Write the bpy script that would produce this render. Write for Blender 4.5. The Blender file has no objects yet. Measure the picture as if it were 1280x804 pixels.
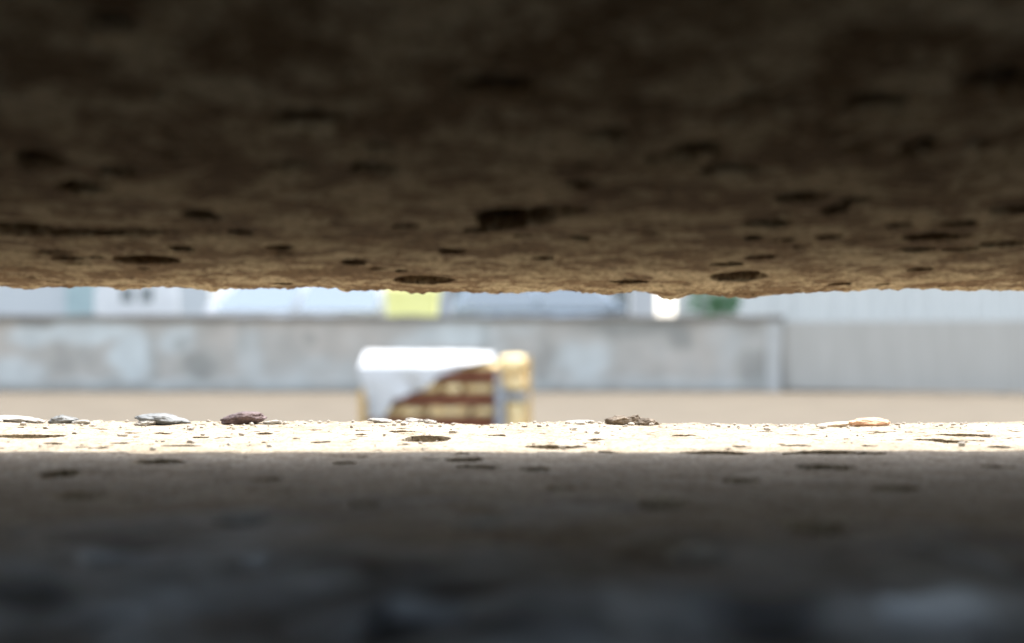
import bpy, bmesh, math, random
import numpy as np
from mathutils import Vector, Matrix, noise as mnoise

random.seed(7)
rng = np.random.default_rng(11)
S = bpy.context.scene
COL = S.collection

# ------------------------------------------------------------------ camera frame helpers
F = 1778.0          # focal length in photo pixels (1280 wide)
CH = 0.9            # camera height
HY = 425.0          # pixel row of the horizon
def wx(px, d): return (px - 640.0) / F * d
def wz(py, d): return CH + (HY - py) / F * d

# ------------------------------------------------------------------ object helpers
def tag(o, label=None, cat=None, group=None, kind=None):
    if label: o['label'] = label
    if cat: o['category'] = cat
    if group: o['group'] = group
    if kind: o['kind'] = kind
    return o

def link(name, me, mat=None, parent=None, smooth=False):
    o = bpy.data.objects.new(name, me)
    COL.objects.link(o)
    if mat is not None: me.materials.append(mat)
    if parent is not None: o.parent = parent
    if smooth:
        me.polygons.foreach_set('use_smooth', np.ones(len(me.polygons), dtype=bool))
    me.update()
    return o

def bm_obj(name, bm, mat=None, parent=None, smooth=False):
    me = bpy.data.meshes.new(name)
    bmesh.ops.recalc_face_normals(bm, faces=bm.faces)
    bm.to_mesh(me); bm.free()
    return link(name, me, mat, parent, smooth)

def empty(name, loc, rz=0):
    o = bpy.data.objects.new(name, None)
    o.location = loc; o.rotation_euler = (0, 0, rz); o.empty_display_size = .1
    COL.objects.link(o)
    return o

def add_box(bm, x0, x1, y0, y1, z0, z1, bevel=0.0, seg=2):
    r = bmesh.ops.create_cube(bm, size=1.0)
    vs = r['verts']
    for v in vs:
        v.co = Vector((x0 + (v.co.x + .5) * (x1 - x0), y0 + (v.co.y + .5) * (y1 - y0), z0 + (v.co.z + .5) * (z1 - z0)))
    if bevel:
        es = list({e for v in vs for e in v.link_edges})
        bmesh.ops.bevel(bm, geom=es, offset=bevel, segments=seg, affect='EDGES', profile=.5)

def box_obj(name, x0, x1, y0, y1, z0, z1, mat, parent=None, bevel=0.0):
    bm = bmesh.new(); add_box(bm, x0, x1, y0, y1, z0, z1, bevel)
    return bm_obj(name, bm, mat, parent)

# ------------------------------------------------------------------ numpy noise
def vnoise(x, y, seed=0):
    xi = np.floor(x).astype(np.int64); yi = np.floor(y).astype(np.int64)
    xf = x - xi; yf = y - yi
    def h(a, b):
        n = (a * 374761393 + b * 668265263 + seed * 982451653) & 0xFFFFFFFF
        n = ((n ^ (n >> 13)) * 1274126177) & 0xFFFFFFFF
        n = n ^ (n >> 16)
        return (n & 0xFFFFFF) / float(0xFFFFFF)
    u = xf * xf * xf * (xf * (xf * 6 - 15) + 10); v = yf * yf * yf * (yf * (yf * 6 - 15) + 10)
    a = h(xi, yi); b = h(xi + 1, yi); c = h(xi, yi + 1); d = h(xi + 1, yi + 1)
    return (a * (1 - u) + b * u) * (1 - v) + (c * (1 - u) + d * u) * v * 1.0
def fbm(x, y, seed=0, octv=4, gain=.5):
    s = 0; a = 1; t = 0
    for k in range(octv):
        c, sn = math.cos(.6 * k + .3), math.sin(.6 * k + .3)
        xx = (x * c - y * sn) * 2 ** k; yy = (x * sn + y * c) * 2 ** k
        s = s + a * (vnoise(xx, yy, seed + k * 17) - .5); t += a; a *= gain
    return s / t * 2
def sstep(e0, e1, x):
    t = np.clip((x - e0) / (e1 - e0), 0, 1)
    return t * t * (3 - 2 * t)

# ------------------------------------------------------------------ materials
def new_mat(name):
    m = bpy.data.materials.new(name); m.use_nodes = True
    nt = m.node_tree
    return m, nt, nt.nodes['Principled BSDF']
def rgb(c): return (c[0], c[1], c[2], 1.0)
def ramp(nt, src, stops):
    r = nt.nodes.new('ShaderNodeValToRGB')
    el = r.color_ramp.elements
    while len(el) < len(stops): el.new(.5)
    for e, (p, c) in zip(el, stops): e.position = p; e.color = rgb(c)
    nt.links.new(src, r.inputs['Fac'])
    return r.outputs['Color']
def noise_node(nt, scale, detail=6, rough=.55, vec=None, dist=0):
    n = nt.nodes.new('ShaderNodeTexNoise')
    n.inputs['Scale'].default_value = scale; n.inputs['Detail'].default_value = detail
    n.inputs['Roughness'].default_value = rough; n.inputs['Distortion'].default_value = dist
    if vec is not None: nt.links.new(vec, n.inputs['Vector'])
    return n.outputs['Fac']
def objvec(nt, scale=(1, 1, 1)):
    tc = nt.nodes.new('ShaderNodeTexCoord'); mp = nt.nodes.new('ShaderNodeMapping')
    mp.inputs['Scale'].default_value = scale
    nt.links.new(tc.outputs['Object'], mp.inputs['Vector'])
    return mp.outputs['Vector']
def mixc(nt, fac, a, b, mode='MIX'):
    m = nt.nodes.new('ShaderNodeMix'); m.data_type = 'RGBA'; m.blend_type = mode
    for s, v in ((m.inputs[0], fac), (m.inputs[6], a), (m.inputs[7], b)):
        if isinstance(v, (int, float)): s.default_value = v
        elif isinstance(v, tuple): s.default_value = rgb(v)
        else: nt.links.new(v, s)
    return m.outputs[2]
def bump(nt, bs, h, strength, dist):
    b = nt.nodes.new('ShaderNodeBump'); b.inputs['Strength'].default_value = strength
    b.inputs['Distance'].default_value = dist
    nt.links.new(h, b.inputs['Height']); nt.links.new(b.outputs['Normal'], bs.inputs['Normal'])

def simple_mat(name, c1, c2, scale=6, rough=.7, bump_s=.2, bump_d=.01, metallic=0.0, vscale=(1, 1, 1), spec=.3):
    m, nt, bs = new_mat(name)
    v = objvec(nt, vscale)
    n = noise_node(nt, scale, 6, .6, v)
    nt.links.new(ramp(nt, n, [(.3, c1), (.7, c2)]), bs.inputs['Base Color'])
    bs.inputs['Roughness'].default_value = rough
    bs.inputs['Metallic'].default_value = metallic
    bs.inputs['Specular IOR Level'].default_value = spec
    if bump_s: bump(nt, bs, noise_node(nt, scale * 6, 4, .6, v), bump_s, bump_d)
    return m

def concrete_mat(name, light, mid, dark, stain, stain_amt, seed, near_band=False):
    """cast concrete at close range: cement film, sand speckle, brown stain patches"""
    m, nt, bs = new_mat(name)
    v = objvec(nt)
    mp = nt.nodes.new('ShaderNodeMapping'); mp.inputs['Location'].default_value = (seed, seed * 2.1, 0)
    nt.links.new(v, mp.inputs['Vector']); v = mp.outputs['Vector']
    n1 = noise_node(nt, 55, 8, .62, v)
    base = ramp(nt, n1, [(.30, dark), (.5, mid), (.72, light)])
    n2 = noise_node(nt, 85, 12, .78, v, .3)
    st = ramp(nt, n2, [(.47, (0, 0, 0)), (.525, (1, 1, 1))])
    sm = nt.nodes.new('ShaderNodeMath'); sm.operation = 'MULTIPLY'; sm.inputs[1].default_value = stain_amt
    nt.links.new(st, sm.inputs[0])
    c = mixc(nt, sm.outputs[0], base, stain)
    n3 = noise_node(nt, 900, 3, .7, v)
    sp = ramp(nt, n3, [(.36, (.40, .37, .33)), (.45, (.92, .91, .90)), (.56, (1, 1, 1)), (.66, (1.4, 1.4, 1.4))])
    n5 = noise_node(nt, 420, 5, .75, v)
    sp5 = ramp(nt, n5, [(.36, (.5, .45, .38)), (.46, (1, 1, 1)), (.60, (1.0, 1.0, 1.0)), (.70, (1.3, 1.28, 1.22))])
    c = mixc(nt, 1.0, c, sp, 'MULTIPLY')
    c = mixc(nt, .6 if near_band else .9, c, sp5, 'MULTIPLY')
    n4 = noise_node(nt, 260, 4, .6, v)
    sp2 = ramp(nt, n4, [(.30, (.55, .5, .45)), (.42, (1, 1, 1))])
    c = mixc(nt, .7, c, sp2, 'MULTIPLY')
    if near_band:      # bluish skylight on the inner part of the bed, painted as blotchy colour
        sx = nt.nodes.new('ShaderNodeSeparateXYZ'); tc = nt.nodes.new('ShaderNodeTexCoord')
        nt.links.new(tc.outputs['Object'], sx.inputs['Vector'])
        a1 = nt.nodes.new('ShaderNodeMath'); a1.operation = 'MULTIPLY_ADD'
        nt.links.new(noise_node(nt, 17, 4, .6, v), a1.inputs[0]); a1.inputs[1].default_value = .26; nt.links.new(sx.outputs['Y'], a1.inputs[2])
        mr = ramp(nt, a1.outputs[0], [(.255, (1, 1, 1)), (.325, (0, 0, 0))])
        sky_tint = ramp(nt, noise_node(nt, 52, 5, .55, v), [(.36, (.13, .145, .175)), (.57, (.66, .75, .87))])
        c = mixc(nt, mr, c, sky_tint)
    nt.links.new(c, bs.inputs['Base Color'])
    bs.inputs['Roughness'].default_value = .9
    bs.inputs['Specular IOR Level'].default_value = .2
    add = nt.nodes.new('ShaderNodeMath'); add.operation = 'ADD'
    nt.links.new(n3, add.inputs[0]); nt.links.new(noise_node(nt, 350, 6, .7, v), add.inputs[1])
    bump(nt, bs, add.outputs[0], .55, .0006)
    return m

def attr_mat(name, rough, bscale, bstr, bdist, detail_amt=.25, dscale=3):
    m, nt, bs = new_mat(name)
    a = nt.nodes.new('ShaderNodeAttribute'); a.attribute_name = 'stain'
    v = objvec(nt)
    n = noise_node(nt, dscale, 7, .6, v)
    c = mixc(nt, detail_amt, a.outputs['Color'], ramp(nt, n, [(.3, (.5, .5, .5)), (.7, (1.3, 1.3, 1.3))]), 'MULTIPLY')
    nt.links.new(c, bs.inputs['Base Color'])
    bs.inputs['Roughness'].default_value = rough
    bs.inputs['Specular IOR Level'].default_value = .2
    bump(nt, bs, noise_node(nt, bscale, 5, .6, v), bstr, bdist)
    return m

def glossy_paint(name, c, rough=.25, coat=.6):
    m, nt, bs = new_mat(name)
    n = noise_node(nt, 3, 4, .5, objvec(nt))
    nt.links.new(ramp(nt, n, [(.3, tuple(x * .92 for x in c)), (.7, c)]), bs.inputs['Base Color'])
    bs.inputs['Roughness'].default_value = rough
    bs.inputs['Coat Weight'].default_value = coat; bs.inputs['Coat Roughness'].default_value = .05
    return m

M = {}
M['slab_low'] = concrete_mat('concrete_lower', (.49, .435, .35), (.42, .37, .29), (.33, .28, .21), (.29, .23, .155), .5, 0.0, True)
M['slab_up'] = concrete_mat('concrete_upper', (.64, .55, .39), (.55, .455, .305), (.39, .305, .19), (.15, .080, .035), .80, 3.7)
M['ground'] = simple_mat('yard_ground', (.096, .078, .053), (.132, .109, .076), 1.3, .95, .3, .01)
M['asphalt'] = simple_mat('street_asphalt', (.10, .10, .10), (.16, .155, .15), 1.0, .9, .2, .01)
M['plaster'] = attr_mat('stained_plaster', .9, 12, .3, .01)
M['coping'] = simple_mat('coping_concrete', (.16, .15, .135), (.24, .225, .2), 4, .9)
M['fence'] = simple_mat('galvanised_sheet', (.42, .41, .375), (.49, .48, .445), 1.5, .55, .05, .01, .25, (4, 4, .5))
M['fence_post'] = simple_mat('grey_steel', (.25, .26, .26), (.33, .34, .34), 5, .5, .05, .01, .3)
M['hall'] = simple_mat('pale_cladding', (.58, .59, .555), (.66, .67, .63), 1.2, .6, .05, .01, 0, (3, 3, .4))
M['pale_wall'] = simple_mat('pale_render', (.49, .52, .52), (.56, .58, .57), .5, .9)
M['blue_wall'] = simple_mat('blue_grey_render', (.40, .43, .45), (.46, .48, .50), .5, .9)
M['roof'] = simple_mat('roof_tiles', (.22, .16, .13), (.32, .22, .18), 4, .9)
M['teal'] = simple_mat('teal_paint', (.32, .42, .42), (.38, .48, .475), 3, .5)
M['frame'] = simple_mat('white_frame_paint', (.7, .7, .68), (.8, .8, .78), 5, .5)
M['stone_sill'] = simple_mat('sill_stone', (.4, .4, .38), (.5, .5, .47), 5, .8)
m, nt, bs = new_mat('window_glass')
bs.inputs['Base Color'].default_value = (.13, .155, .165, 1); bs.inputs['Roughness'].default_value = .06
bs.inputs['Specular IOR Level'].default_value = .8
M['glass'] = m
m, nt, bs = new_mat('dim_glass')
bs.inputs['Base Color'].default_value = (.36, .39, .39, 1); bs.inputs['Roughness'].default_value = .1
bs.inputs['Metallic'].default_value = .7
M['dim_glass'] = m
m, nt, bs = new_mat('car_glass')
bs.inputs['Base Color'].default_value = (.58, .63, .63, 1); bs.inputs['Roughness'].default_value = .1
bs.inputs['Metallic'].default_value = .7
M['car_glass'] = m
M['white_paint'] = glossy_paint('white_car_paint', (.78, .80, .82))
M['silver_paint'] = glossy_paint('silver_blue_car_paint', (.42, .49, .56), .3)
M['tyre'] = simple_mat('tyre_rubber', (.02, .02, .02), (.035, .035, .035), 10, .85)
M['rim'] = simple_mat('wheel_alloy', (.5, .5, .5), (.6, .6, .6), 8, .3, 0, .01, .8)
M['lamp_clear'] = simple_mat('headlamp_lens', (.7, .72, .74), (.8, .8, .82), 8, .1, 0)
M['lamp_red'] = simple_mat('tail_lens', (.35, .02, .02), (.45, .03, .03), 8, .15, 0)
M['trim'] = simple_mat('black_trim', (.02, .02, .022), (.04, .04, .042), 8, .5)
M['yellow'] = simple_mat('yellow_plastic', (.78, .76, .29), (.83, .81, .34), 3, .45, .05)
M['sheet'] = simple_mat('white_sheet', (.52, .535, .535), (.60, .615, .615), 3, .6, .25, .02)
M['gold'] = simple_mat('golden_block', (.84, .61, .28), (.93, .79, .47), 7, .85, .6, .02)
M['brown'] = simple_mat('brown_timber', (.12, .038, .018), (.22, .085, .045), 5, .8, .3, .01, 0, (.6, 6, 6))
M['greywood'] = simple_mat('grey_post', (.27, .29, .31), (.36, .38, .40), 5, .8, .2, .01, 0, (6, 6, .6))
M['darkpost'] = simple_mat('dark_post', (.22, .18, .12), (.32, .27, .19), 5, .8, .2, .01, 0, (6, 6, .6))
M['ochrepost'] = simple_mat('ochre_post', (.50, .33, .12), (.62, .43, .18), 5, .8, .2, .01, 0, (6, 6, .6))
M['bark'] = simple_mat('bush_bark', (.08, .06, .04), (.13, .10, .07), 12, .9)
m, nt, bs = new_mat('bush_leaf')
oi = nt.nodes.new('ShaderNodeNewGeometry')
nt.links.new(ramp(nt, oi.outputs['Random Per Island'], [(0, (.035, .12, .04)), (.5, (.07, .22, .08)), (1, (.14, .32, .13))]), bs.inputs['Base Color'])
bs.inputs['Roughness'].default_value = .5
M['leaf'] = m

# ------------------------------------------------------------------ the two concrete slabs
def pores_to_disp(disp, X, D, h_of, pores, depth_sign=1.0):
    for (cx, cd, a, b, dep, sd) in pores:
        i0, i1 = np.searchsorted(D, [cd - b * 1.6, cd + b * 1.6])
        j0, j1 = np.searchsorted(X, [cx - a * 1.6, cx + a * 1.6])
        if i1 - i0 < 1 or j1 - j0 < 1: continue
        xx, dd = np.meshgrid(X[j0:j1], D[i0:i1])
        r = np.sqrt(((xx - cx) / a) ** 2 + ((dd - cd) / b) ** 2)
        s = min(a, b)
        r = r + .17 * fbm(xx / (a * .8) + sd, dd / (b * .8) + sd * 1.7, sd, 1)
        m_ = 1 - sstep(.90, 1.0, r)
        disp[i0:i1, j0:j1] -= dep * m_

def xgrid(fine, hw):
    a = np.arange(-hw, hw + fine / 2, fine)
    b = hw + np.cumsum(np.geomspace(fine, .012, 90)); b = b[b < .78]
    b = np.append(b, .8)
    return np.concatenate([-b[::-1], a, b])

def build_slab(name, upper, edge_d, edge_tab, mat, pores, zoff_fn, thick, near_d):
    X = xgrid(.00026 if upper else .0003, .13 if upper else .155)
    # rows: near part coarse, visible part finer, then the arris, then the outer face
    D = np.concatenate([np.linspace(near_d, .088, 60, endpoint=False), np.linspace(.088, .2, 110, endpoint=False),
                        np.linspace(.2, edge_d - .115 if not upper else .24, 120, endpoint=False), np.linspace(edge_d - .115 if not upper else .24, edge_d - .01, 340, endpoint=False), np.linspace(edge_d - .01, edge_d - .0035, 40)])
    sg = 1.0 if upper else -1.0           # direction into the slab body
    rows_d = list(D); rows_z = [zoff_fn(d) for d in D]; nd = [0.0] * len(D); nz = [-sg] * len(D)
    nmain = len(D)
    R = .0016 if upper else .0035
    z_e = zoff_fn(edge_d - R)
    for k in range(1, 26):
        th = k / 25 * math.pi / 2
        rows_d.append(edge_d - R + R * math.sin(th)); rows_z.append(z_e + sg * R * (1 - math.cos(th)))
        nd.append(math.sin(th)); nz.append(-sg * math.cos(th))
    for k in range(1, 60):
        q = (k / 59) ** 1.8
        rows_d.append(edge_d); rows_z.append(z_e + sg * (R + q * (thick - R))); nd.append(1.0); nz.append(0.0)
    Dd = np.array(rows_d); Zz = np.array(rows_z); nd = np.array(nd); nz = np.array(nz)
    arc = np.concatenate([[0], np.cumsum(np.hypot(np.diff(Dd), np.diff(Zz)))])
    XX, AA = np.meshgrid(X, arc)
    sd = 41 if upper else 3
    k1, k2 = (.00030, .00011) if upper else (.0005, .00018)
    disp = k1 * fbm(XX / .06, AA / .06, sd, 3) + k2 * fbm(XX / .011, AA / .011, sd + 9, 4) + .00014 * fbm(XX / .0022, AA / .0022, sd + 20, 3) + .00007 * fbm(XX / .0008, AA / .0012, sd + 70, 2)
    # shallow scaling and scoured streaks
    disp -= (.00010 if upper else .00022) * sstep(.18, .34, fbm(XX / .02, AA / .02, sd + 31, 4)) 
    # the rough broken arris
    ed = np.abs(AA - arc[nmain])
    disp += np.exp(-(ed / .006) ** 2) * (.0004 * fbm(XX / .004, AA / .003, sd + 50, 4) + .00035 * fbm(XX / .0012, AA / .0012, sd + 60, 2))
    near = (1 - sstep(.10, .2, np.meshgrid(X, Dd)[1]))
    if not upper:
        disp += near * .0050 * fbm(XX / .015, AA / .016, 77, 2)
    else:
        disp += near * .0005 * fbm(XX / .03, AA / .03, 88, 2)
    dm = disp[:nmain]
    dm = dm.copy(); dm0 = dm.copy()
    pores_to_disp(dm, X, D, None, pores)
    pit = np.maximum(0, dm0 - dm)
    disp[:nmain] = dm
    # long edge line measured from the photo
    ex = np.array([wx(p, edge_d) for p, _ in edge_tab]); ez = np.array([q for _, q in edge_tab]) * edge_d / F
    eoff = np.interp(X, ex, ez)
    fade = np.exp(-((np.maximum(0, arc[nmain] - arc)) / (.010 if upper else .03)) ** 2)
    PY = Dd[:, None] + disp * nd[:, None]
    if True:      # air pockets run on under their outer lip
        PY[:nmain] += np.minimum(.75 * pit, np.maximum(0, edge_d - .006 - D)[:, None])
    PZ = Zz[:, None] + disp * nz[:, None] + fade[:, None] * eoff[None, :]
    PX = np.broadcast_to(X[None, :], PY.shape)
    nr, nc = PY.shape
    co = np.stack([PX, PY, PZ], -1).reshape(-1, 3)
    # closing verts: back / far side of body
    zb = z_e + sg * thick
    extra = np.stack([X, np.full(nc, near_d), np.full(nc, zb)], -1)
    co = np.concatenate([co, extra]).astype(np.float32)
    i, j = np.meshgrid(np.arange(nr - 1), np.arange(nc - 1), indexing='ij')
    q = np.stack([i * nc + j, i * nc + j + 1, (i + 1) * nc + j + 1, (i + 1) * nc + j], -1).reshape(-1, 4)
    jj = np.arange(nc - 1); L = (nr - 1) * nc; E = nr * nc
    q2 = np.stack([L + jj, L + jj + 1, E + jj + 1, E + jj], -1)
    q3 = np.stack([E + jj, E + jj + 1, jj + 1, jj], -1)
    quads = np.concatenate([q, q2, q3])
    if upper: quads = quads[:, ::-1]
    me = bpy.data.meshes.new(name)
    nq = len(quads)
    capL = np.concatenate([np.arange(nr) * nc, [E]]); capR = np.concatenate([np.arange(nr) * nc + nc - 1, [E + nc - 1]])
    if upper: capR = capR[::-1]
    else: capL = capL[::-1]
    capL = capL[::-1]; capR = capR[::-1]
    loops = np.concatenate([quads.ravel(), capL, capR]).astype(np.int32)
    starts = np.concatenate([np.arange(nq) * 4, [nq * 4, nq * 4 + len(capL)]]).astype(np.int32)
    me.vertices.add(len(co)); me.vertices.foreach_set('co', co.ravel())
    me.loops.add(len(loops)); me.loops.foreach_set('vertex_index', loops)
    me.polygons.add(len(starts)); me.polygons.foreach_set('loop_start', starts)
    sm = np.ones(len(starts), dtype=bool); sm[-2:] = False
    me.polygons.foreach_set('use_smooth', sm)
    me.update(calc_edges=True); me.validate()
    o = link(name, me, mat)
    surf = (X, D, PZ[:nmain])
    return o, surf

LOW_D, UP_D = .40, .312
LOW_H = 103 * LOW_D / F
UP_H = 60 * UP_D / F
UP_SL = .096
def z_low(d): return CH - LOW_H
def z_up(d):          # the underside rises towards the inner end of the slot
    dd = max(d, .10)
    return CH + UP_H + UP_SL * (UP_D - dd) + 1.5 * max(0, .215 - dd) ** 2
def inv_low(py): return LOW_H * F / (py - HY)
def inv_up(py):
    k = (HY - py) / F
    d = (UP_H + UP_SL * UP_D) / (k + UP_SL)
    for _ in range(40): d += .5 * ((z_up(d) - CH) / k - d) * .5
    return d

def mk_pores(lst, inv, dep):
    out = []
    for k, (px, py, w, h, *s) in enumerate(lst):
        d = inv(py); d0 = inv(py - h / 2); d1 = inv(py + h / 2)
        out.append((wx(px, d), d, w / 2 / F * d * (1.25 if inv is inv_up else 1.12), abs(d1 - d0) / 2 * (1.4 if inv is inv_up else .87), (s[0] if s else dep), k * 3 + 2))
    return out
low_list = [(35, 547, 78, 6), (535, 549, 56, 8, .024), (228, 557, 46, 3), (400, 552, 22, 2.5), (693, 558, 66, 5), (895, 566, 80, 6), (1025, 567, 84, 6),
            (1205, 545, 70, 4), (1165, 551, 40, 3), (1190, 552, 36, 4), (995, 558, 34, 3), (580, 575, 46, 5), (600, 583, 54, 5), (200, 578, 54, 7), (75, 593, 42, 8),
            (1030, 585, 66, 6), (670, 586, 32, 5), (455, 630, 38, 9), (830, 629, 60, 11), (1085, 568, 36, 4), (1245, 584, 40, 5), (430, 578, 30, 4),
            (95, 620, 60, 8), (925, 600, 40, 6), (330, 600, 44, 6), (1120, 610, 50, 7), (700, 610, 40, 6), (300, 650, 70, 14), (590, 655, 60, 12), (1020, 655, 70, 14),
            (880, 695, 90, 18), (150, 690, 90, 16), (520, 775, 130, 40, .008), (150, 745, 80, 30), (1180, 780, 140, 36), (760, 565, 24, 2.5), (850, 546, 20, 2), (1100, 540, 30, 2), (960, 541, 22, 2),
            (500, 541, 26, 2), (330, 543, 18, 2), (120, 560, 26, 3), (250, 548, 20, 2), (620, 545, 20, 2), (745, 550, 16, 2), (1250, 560, 30, 3)]
up_list = [(632, 275, 72, 18, .024), (655, 270, 76, 17, .022), (685, 266, 64, 12, .016), (708, 263, 40, 7, .012), (95, 291, 190, 8, .008), (30, 285, 60, 12, .009), (100, 235, 50, 12), (185, 325, 76, 9), (958, 280, 48, 8), (1000, 246, 46, 11), (1045, 262, 27, 9),
           (1166, 296, 70, 8), (1200, 279, 38, 7), (1145, 313, 38, 5), (1257, 305, 52, 7), (925, 345, 62, 8), (530, 350, 60, 7), (1245, 105, 80, 26, .012), (868, 190, 60, 16, .003),
           (915, 213, 60, 12, .003), (440, 328, 27, 5), (725, 299, 22, 6), (300, 290, 22, 6), (1035, 296, 26, 5), (950, 322, 32, 4), (1150, 338, 26, 4), (135, 35, 60, 26), (85, 323, 34, 4),
           (942, 297, 20, 5), (985, 300, 20, 4), (1150, 183, 40, 14), (470, 210, 50, 12), (250, 270, 40, 10), (565, 315, 30, 5), (790, 352, 40, 4), (680, 323, 20, 4), (1265, 262, 40, 8), (225, 311, 26, 5),
           (760, 170, 50, 14), (390, 150, 80, 18), (1100, 130, 70, 18), (620, 110, 90, 24), (910, 330, 30, 4), (1070, 250, 30, 8), (350, 310, 30, 5), (50, 200, 50, 14)]
def rand_pores(n, d0, d1, hw, amax, sd0):
    out = []
    for k in range(n):
        d = random.uniform(d0, d1); a = .0004 + amax * random.random() ** 3
        out.append((random.uniform(-hw, hw), d, a * random.uniform(1, 1.8), a * random.uniform(.8, 1.5), a * random.uniform(1.2, 2.2), sd0 + k))
    return out
low_p = mk_pores([p for p in low_list if p[1] < 590], inv_low, .022) + mk_pores([p[:4] for p in low_list if p[1] >= 590], inv_low, .0022) + rand_pores(170, .14, .30, .3, .0012, 300) + rand_pores(420, .30, .385, .3, .0011, 900)
up_p = mk_pores(up_list, inv_up, .016) + rand_pores(260, .16, .305, .3, .0018, 1500)

low_tab = [(-600, 2), (0, 3.5), (120, 3), (300, 1.5), (400, 0), (470, .5), (520, 1), (560, -1.5), (600, -3), (640, -2), (720, .5), (800, -1), (900, -2), (1000, -2), (1100, -1.5), (1280, 0), (1900, 1)]
up_tab0 = [(-600, 360), (-60, 362), (0, 359), (45, 362), (80, 360), (115, 359), (135, 359.5), (155, 364), (172, 363), (185, 361), (230, 361.5), (255, 364), (270, 367.5), (285, 362.5), (320, 363.5), (365, 361.5),
           (420, 361.5), (435, 366), (480, 363), (500, 366), (520, 369.5), (545, 368), (560, 365), (600, 367), (640, 367), (665, 366), (700, 364), (725, 366), (760, 368), (790, 364.5), (815, 367), (825, 372), (838, 375.5), (850, 373),
           (865, 369), (900, 371), (930, 374.5), (955, 371.5), (1000, 366.5), (1050, 364), (1090, 363), (1120, 364.5), (1135, 363), (1200, 365), (1250, 365), (1280, 363), (1500, 364), (1900, 362)]
up_tab = [(p, 365 - q) for p, q in up_tab0]

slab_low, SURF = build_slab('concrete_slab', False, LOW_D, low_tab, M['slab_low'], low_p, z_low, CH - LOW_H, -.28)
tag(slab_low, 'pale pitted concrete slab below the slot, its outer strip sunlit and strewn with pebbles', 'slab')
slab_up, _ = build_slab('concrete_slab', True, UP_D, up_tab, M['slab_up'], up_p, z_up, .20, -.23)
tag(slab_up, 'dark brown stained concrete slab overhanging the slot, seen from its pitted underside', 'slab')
for s in (-1, 1):
    bm = bmesh.new()
    add_box(bm, s * .72 - .07, s * .72 + .07, -.05, .27, z_low(0) - .002, z_up(.1) + .03, .004)
    bm_obj('support_foot', bm, M['slab_up'], slab_up)

def surf_z(x, d):
    X, D, Z = SURF
    j = min(max(np.searchsorted(X, x), 0), len(X) - 1); i = min(max(np.searchsorted(D, d), 0), len(D) - 1)
    return float(np.percentile(Z[max(i - 8, 0):i + 9, max(j - 14, 0):j + 15], 80))

# ------------------------------------------------------------------ pebbles along the edge
def pebble_mat(name, c1, c2):
    m, nt, bs = new_mat(name)
    v = objvec(nt)
    n = noise_node(nt, 260, 8, .65, v)
    nt.links.new(ramp(nt, n, [(.32, c1), (.66, c2)]), bs.inputs['Base Color'])
    bs.inputs['Roughness'].default_value = .8
    bump(nt, bs, noise_node(nt, 900, 5, .65, v), .6, .0006)
    return m
PM = {'grit': pebble_mat('sand_grit', (.32, .29, .25), (.55, .52, .47)), 'white': pebble_mat('pale_pebble', (.26, .25, .235), (.52, .51, .48)),
      'grey': pebble_mat('grey_pebble', (.09, .10, .105), (.27, .285, .29)),
      'purple': pebble_mat('purple_pebble', (.055, .036, .038), (.17, .12, .12)),
      'brown': pebble_mat('brown_pebble', (.07, .05, .032), (.25, .20, .145)),
      'orange': pebble_mat('orange_flake', (.60, .34, .20), (.74, .49, .33)),
      'peach': pebble_mat('peach_flake', (.62, .50, .38), (.75, .66, .54))}
def pebble(name, px, w, h, d, mat, label, cat, group=None, seed=1, flat=1.0, ang=0.0, facet=.25):
    bm = bmesh.new()
    bmesh.ops.create_icosphere(bm, subdivisions=5, radius=1.0)
    wd = w / F * d / 2; ht = h / F * d / 2
    off = Vector((seed * 3.1, seed * 1.7, seed * .9))
    cuts = []
    r2 = random.Random(seed)
    for k in range(7):
        n = Vector((r2.uniform(-1, 1), r2.uniform(-1, 1), r2.uniform(-.3, 1))).normalized(); cuts.append((n, r2.uniform(.62, .9)))
    for v in bm.verts:
        p = v.co.copy()
        for n, c in cuts:
            t = p.dot(n) - c
            if t > 0: p -= n * t * facet * 3.2 if facet < .3 else n * t
        p *= 1 + (.3 if w < 35 else .18) * mnoise.fractal(p * 1.6 + off, 1.0, 2.0, 4) + .05 * mnoise.noise(p * 7 + off)
        v.co = Vector((p.x * wd, p.y * wd * .7 * flat, p.z * ht * 1.12))
    bmesh.ops.rotate(bm, verts=bm.verts, cent=(0, 0, 0), matrix=Matrix.Rotation(ang, 3, 'Z') @ Matrix.Rotation(.1 * math.sin(seed), 3, 'Y'))
    o = bm_obj(name, bm, mat, None, True)
    x = wx(px, d)
    o.location = (x, d, surf_z(x, d) + ht * .66)
    return tag(o, label, cat, group)
G = 'pebbles and crumbs along the sunlit slab edge'
pebble('pebble', 14, 62, 8, .392, PM['white'], 'low whitish crumb at the far left end of the sunlit slab edge', 'pebble', G, 3, 1, 0, .35)
pebble('pebble', 44, 26, 6, .390, PM['white'], 'small whitish crumb between the far left crumb and the grey angular pebble', 'pebble', G, 14, 1, 0, .35)
pebble('pebble', 80, 36, 12, .390, PM['grey'], 'grey angular pebble with a pointed top near the left of the slab edge', 'pebble', G, 5, 1, .2, .35)
pebble('pebble', 102, 24, 6, .388, PM['white'], 'pale flat chip touching the grey angular pebble on its right side', 'pebble', G, 6)
pebble('pebble', 203, 66, 13, .390, PM['grey'], 'wide flat light grey pebble between the angular pebble and the purple one', 'pebble', G, 8, 1, 0, .2)
pebble('pebble', 182, 24, 7, .386, PM['white'], 'little white chip at the left foot of the wide flat grey pebble', 'pebble', G, 18)
pebble('pebble', 304, 58, 17, .388, PM['purple'], 'rounded purple brown pebble, the tallest on the slab edge', 'pebble', G, 11, 1, 0, .12)
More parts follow.
